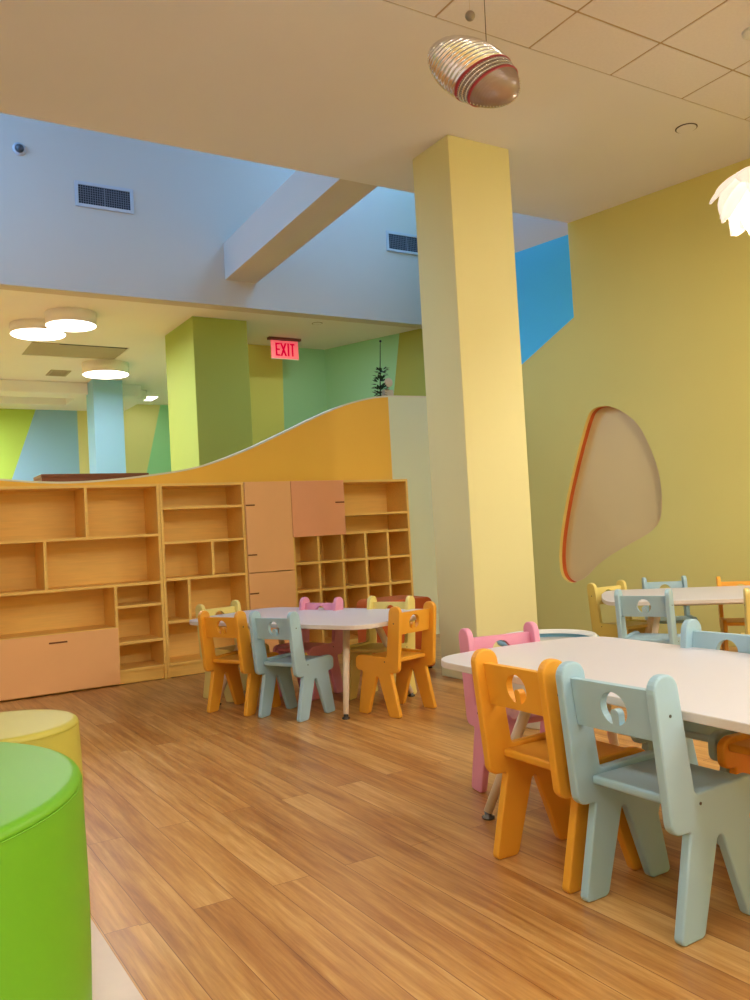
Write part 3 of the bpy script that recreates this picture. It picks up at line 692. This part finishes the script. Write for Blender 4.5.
# hanging ribbed capsule
F_ = 846.3
def camera_axes():
    yaw, pitch, roll = R(31.591), R(1.975), R(-3.159)
    F = Vector((cos(pitch)*sin(yaw), cos(pitch)*cos(yaw), sin(pitch))); r = Vector((cos(yaw), -sin(yaw), 0)); u = r.cross(F)
    return cos(roll)*r+sin(roll)*u, -sin(roll)*r+cos(roll)*u, -F
ax, ay, az = camera_axes()
OC = Vector((2.275, 2.714, 2.90))
t = thing('hanging_capsule', 'silver ribbed lens-shaped ornament with a red band hanging below the ceiling', 'ornament', OC)
e1 = (ax*.89 - ay*.46); e2 = (ax*.46 + ay*.89); e3 = az  # ornament axes laid in the camera's image plane, tilt taken from the image
A_, B_, D_ = .206, .124, .10
EL = Matrix(((e1.x*A_, e2.x*B_, e3.x*D_, 0), (e1.y*A_, e2.y*B_, e3.y*D_, 0), (e1.z*A_, e2.z*B_, e3.z*D_, 0), (0, 0, 0, 1)))
TQ = EL @ Vector((.92, -.345, .19)).normalized().to_track_quat('Z', 'Y').to_matrix().to_4x4()
def er(z): return math.sqrt(max(0, 1-z*z))
pr = []
for i in range(141):
    z = -.998+1.238*i/140; pr.append((max(.01, er(z)*(1+.030*sin(i*2*pi/10.8))), z))
bm = bmesh.new(); add_lathe(bm, pr, 56, TQ); link('ribbed_shell', bm, M['chrome'], t)
for z in (.255, .52):
    bm = bmesh.new(); add_lathe(bm, [(er(z)+.01, z-.030), (er(z)+.035, z-.015), (er(z)+.030, z+.015), (er(z)-.01, z+.030)], 56, TQ, caps=False); link('red_ring', bm, M['red_band'], t)
bm = bmesh.new(); add_lathe(bm, [(er(z)-.03, z) for z in (.26, .33, .39, .46, .515)], 56, TQ, caps=False)
link('band_core', bm, M['smoke'], t)
bm = bmesh.new()
for i in range(64):
    a = 2*pi*i/64; P = [TQ @ Vector(((er(z)+.005)*cos(a), (er(z)+.005)*sin(a), z)) for z in (.26, .34, .43, .515)]
    for p, q in zip(P, P[1:]): add_tube(bm, p, q, .0014, seg=5)
for z in (.32, .39, .46): add_lathe(bm, [(er(z)-.005, z-.008), (er(z)+.014, z), (er(z)-.005, z+.008)], 56, TQ, caps=False)
link('mesh_band', bm, M['chrome'], t)
bm = bmesh.new(); add_lathe(bm, [(max(.008, er(z)*(1+.004*sin(i*1.6))), z) for i, z in ((i, .53+.468*i/40) for i in range(41))], 56, TQ); link('smoky_cap', bm, M['smoke'], t)
bm = bmesh.new()
for i in range(84):
    a = 2*pi*i/84; bmesh.ops.create_icosphere(bm, subdivisions=1, radius=.0042, matrix=Matrix.Translation(EL @ Vector((1.01*cos(a), 1.01*sin(a), 0))))
link('beaded_rim', bm, M['chrome'], t)
hp = ax*.058 + ay*.125
bm = bmesh.new(); add_tube(bm, hp*0.9, Vector((hp.x, hp.y, HC-OC.z)), .0018, seg=6); link('hanging_wire', bm, M['screw'], t)
# small sphere beside it, hanging on a thread
p = Vector((2.302, 2.75, 3.169))
t = thing('hanging_ball', 'small grey metal ball hanging just above the ribbed oval ornament', 'ornament', p)
bm = bmesh.new(); bmesh.ops.create_uvsphere(bm, u_segments=24, v_segments=16, radius=.0215); link('ball', bm, mat('grey_metal', rgb(150, 140, 130), .3, .5, metal=.6), t, smooth=True)
bm = bmesh.new(); add_tube(bm, (0, 0, .025), (0, 0, HC-p.z), .0008, seg=5); link('hanging_thread', bm, M['beige'], t)

# ------------------------------------------------------------------ daylight through the skylight
wd = bpy.data.worlds.new('World'); S.world = wd; wd.use_nodes = True
bg = wd.node_tree.nodes['Background']; bg.inputs['Color'].default_value = (0.26, 0.57, 1.0, 1); bg.inputs['Strength'].default_value = 9.6
pl_ = bpy.data.lights.new('skylight_portal', 'AREA'); pl_.shape = 'RECTANGLE'; pl_.size = 7.3; pl_.size_y = 2.5; pl_.cycles.is_portal = True
po = bpy.data.objects.new('skylight_portal', pl_); col.objects.link(po); po.location = (2.85, 6.38, 6.02)
pl2 = bpy.data.lights.new('window_portal', 'AREA'); pl2.shape = 'RECTANGLE'; pl2.size = 2.15; pl2.size_y = 2.1; pl2.cycles.is_portal = True
po2 = bpy.data.objects.new('window_portal', pl2); col.objects.link(po2); po2.location = (-.84, 6.38, 4.75); po2.rotation_euler = (0, -pi/2, 0)

# ------------------------------------------------------------------ camera
cam = bpy.data.cameras.new('camera'); co = bpy.data.objects.new('camera', cam); col.objects.link(co)
cam.sensor_fit = 'VERTICAL'; cam.sensor_height = 36; cam.sensor_width = 27; cam.lens = 36*F_/1000; cam.clip_start = .05
mw = Matrix.Identity(4)
for i in range(3): mw[i][0] = ax[i]; mw[i][1] = ay[i]; mw[i][2] = az[i]
mw[0][3], mw[1][3], mw[2][3] = 0, 0, 1.0
co.matrix_world = mw; S.camera = co
S.view_settings.view_transform = 'Standard'; S.view_settings.look = 'None'; S.view_settings.exposure = 0.0; S.view_settings.gamma = 1.0
S.view_settings.use_curve_mapping = False
S.cycles.use_denoising = True; S.cycles.max_bounces = 8; S.cycles.diffuse_bounces = 5; S.cycles.glossy_bounces = 3; S.cycles.transparent_max_bounces = 6
S.cycles.sample_clamp_indirect = 6.0
S.cycles.use_adaptive_sampling = True
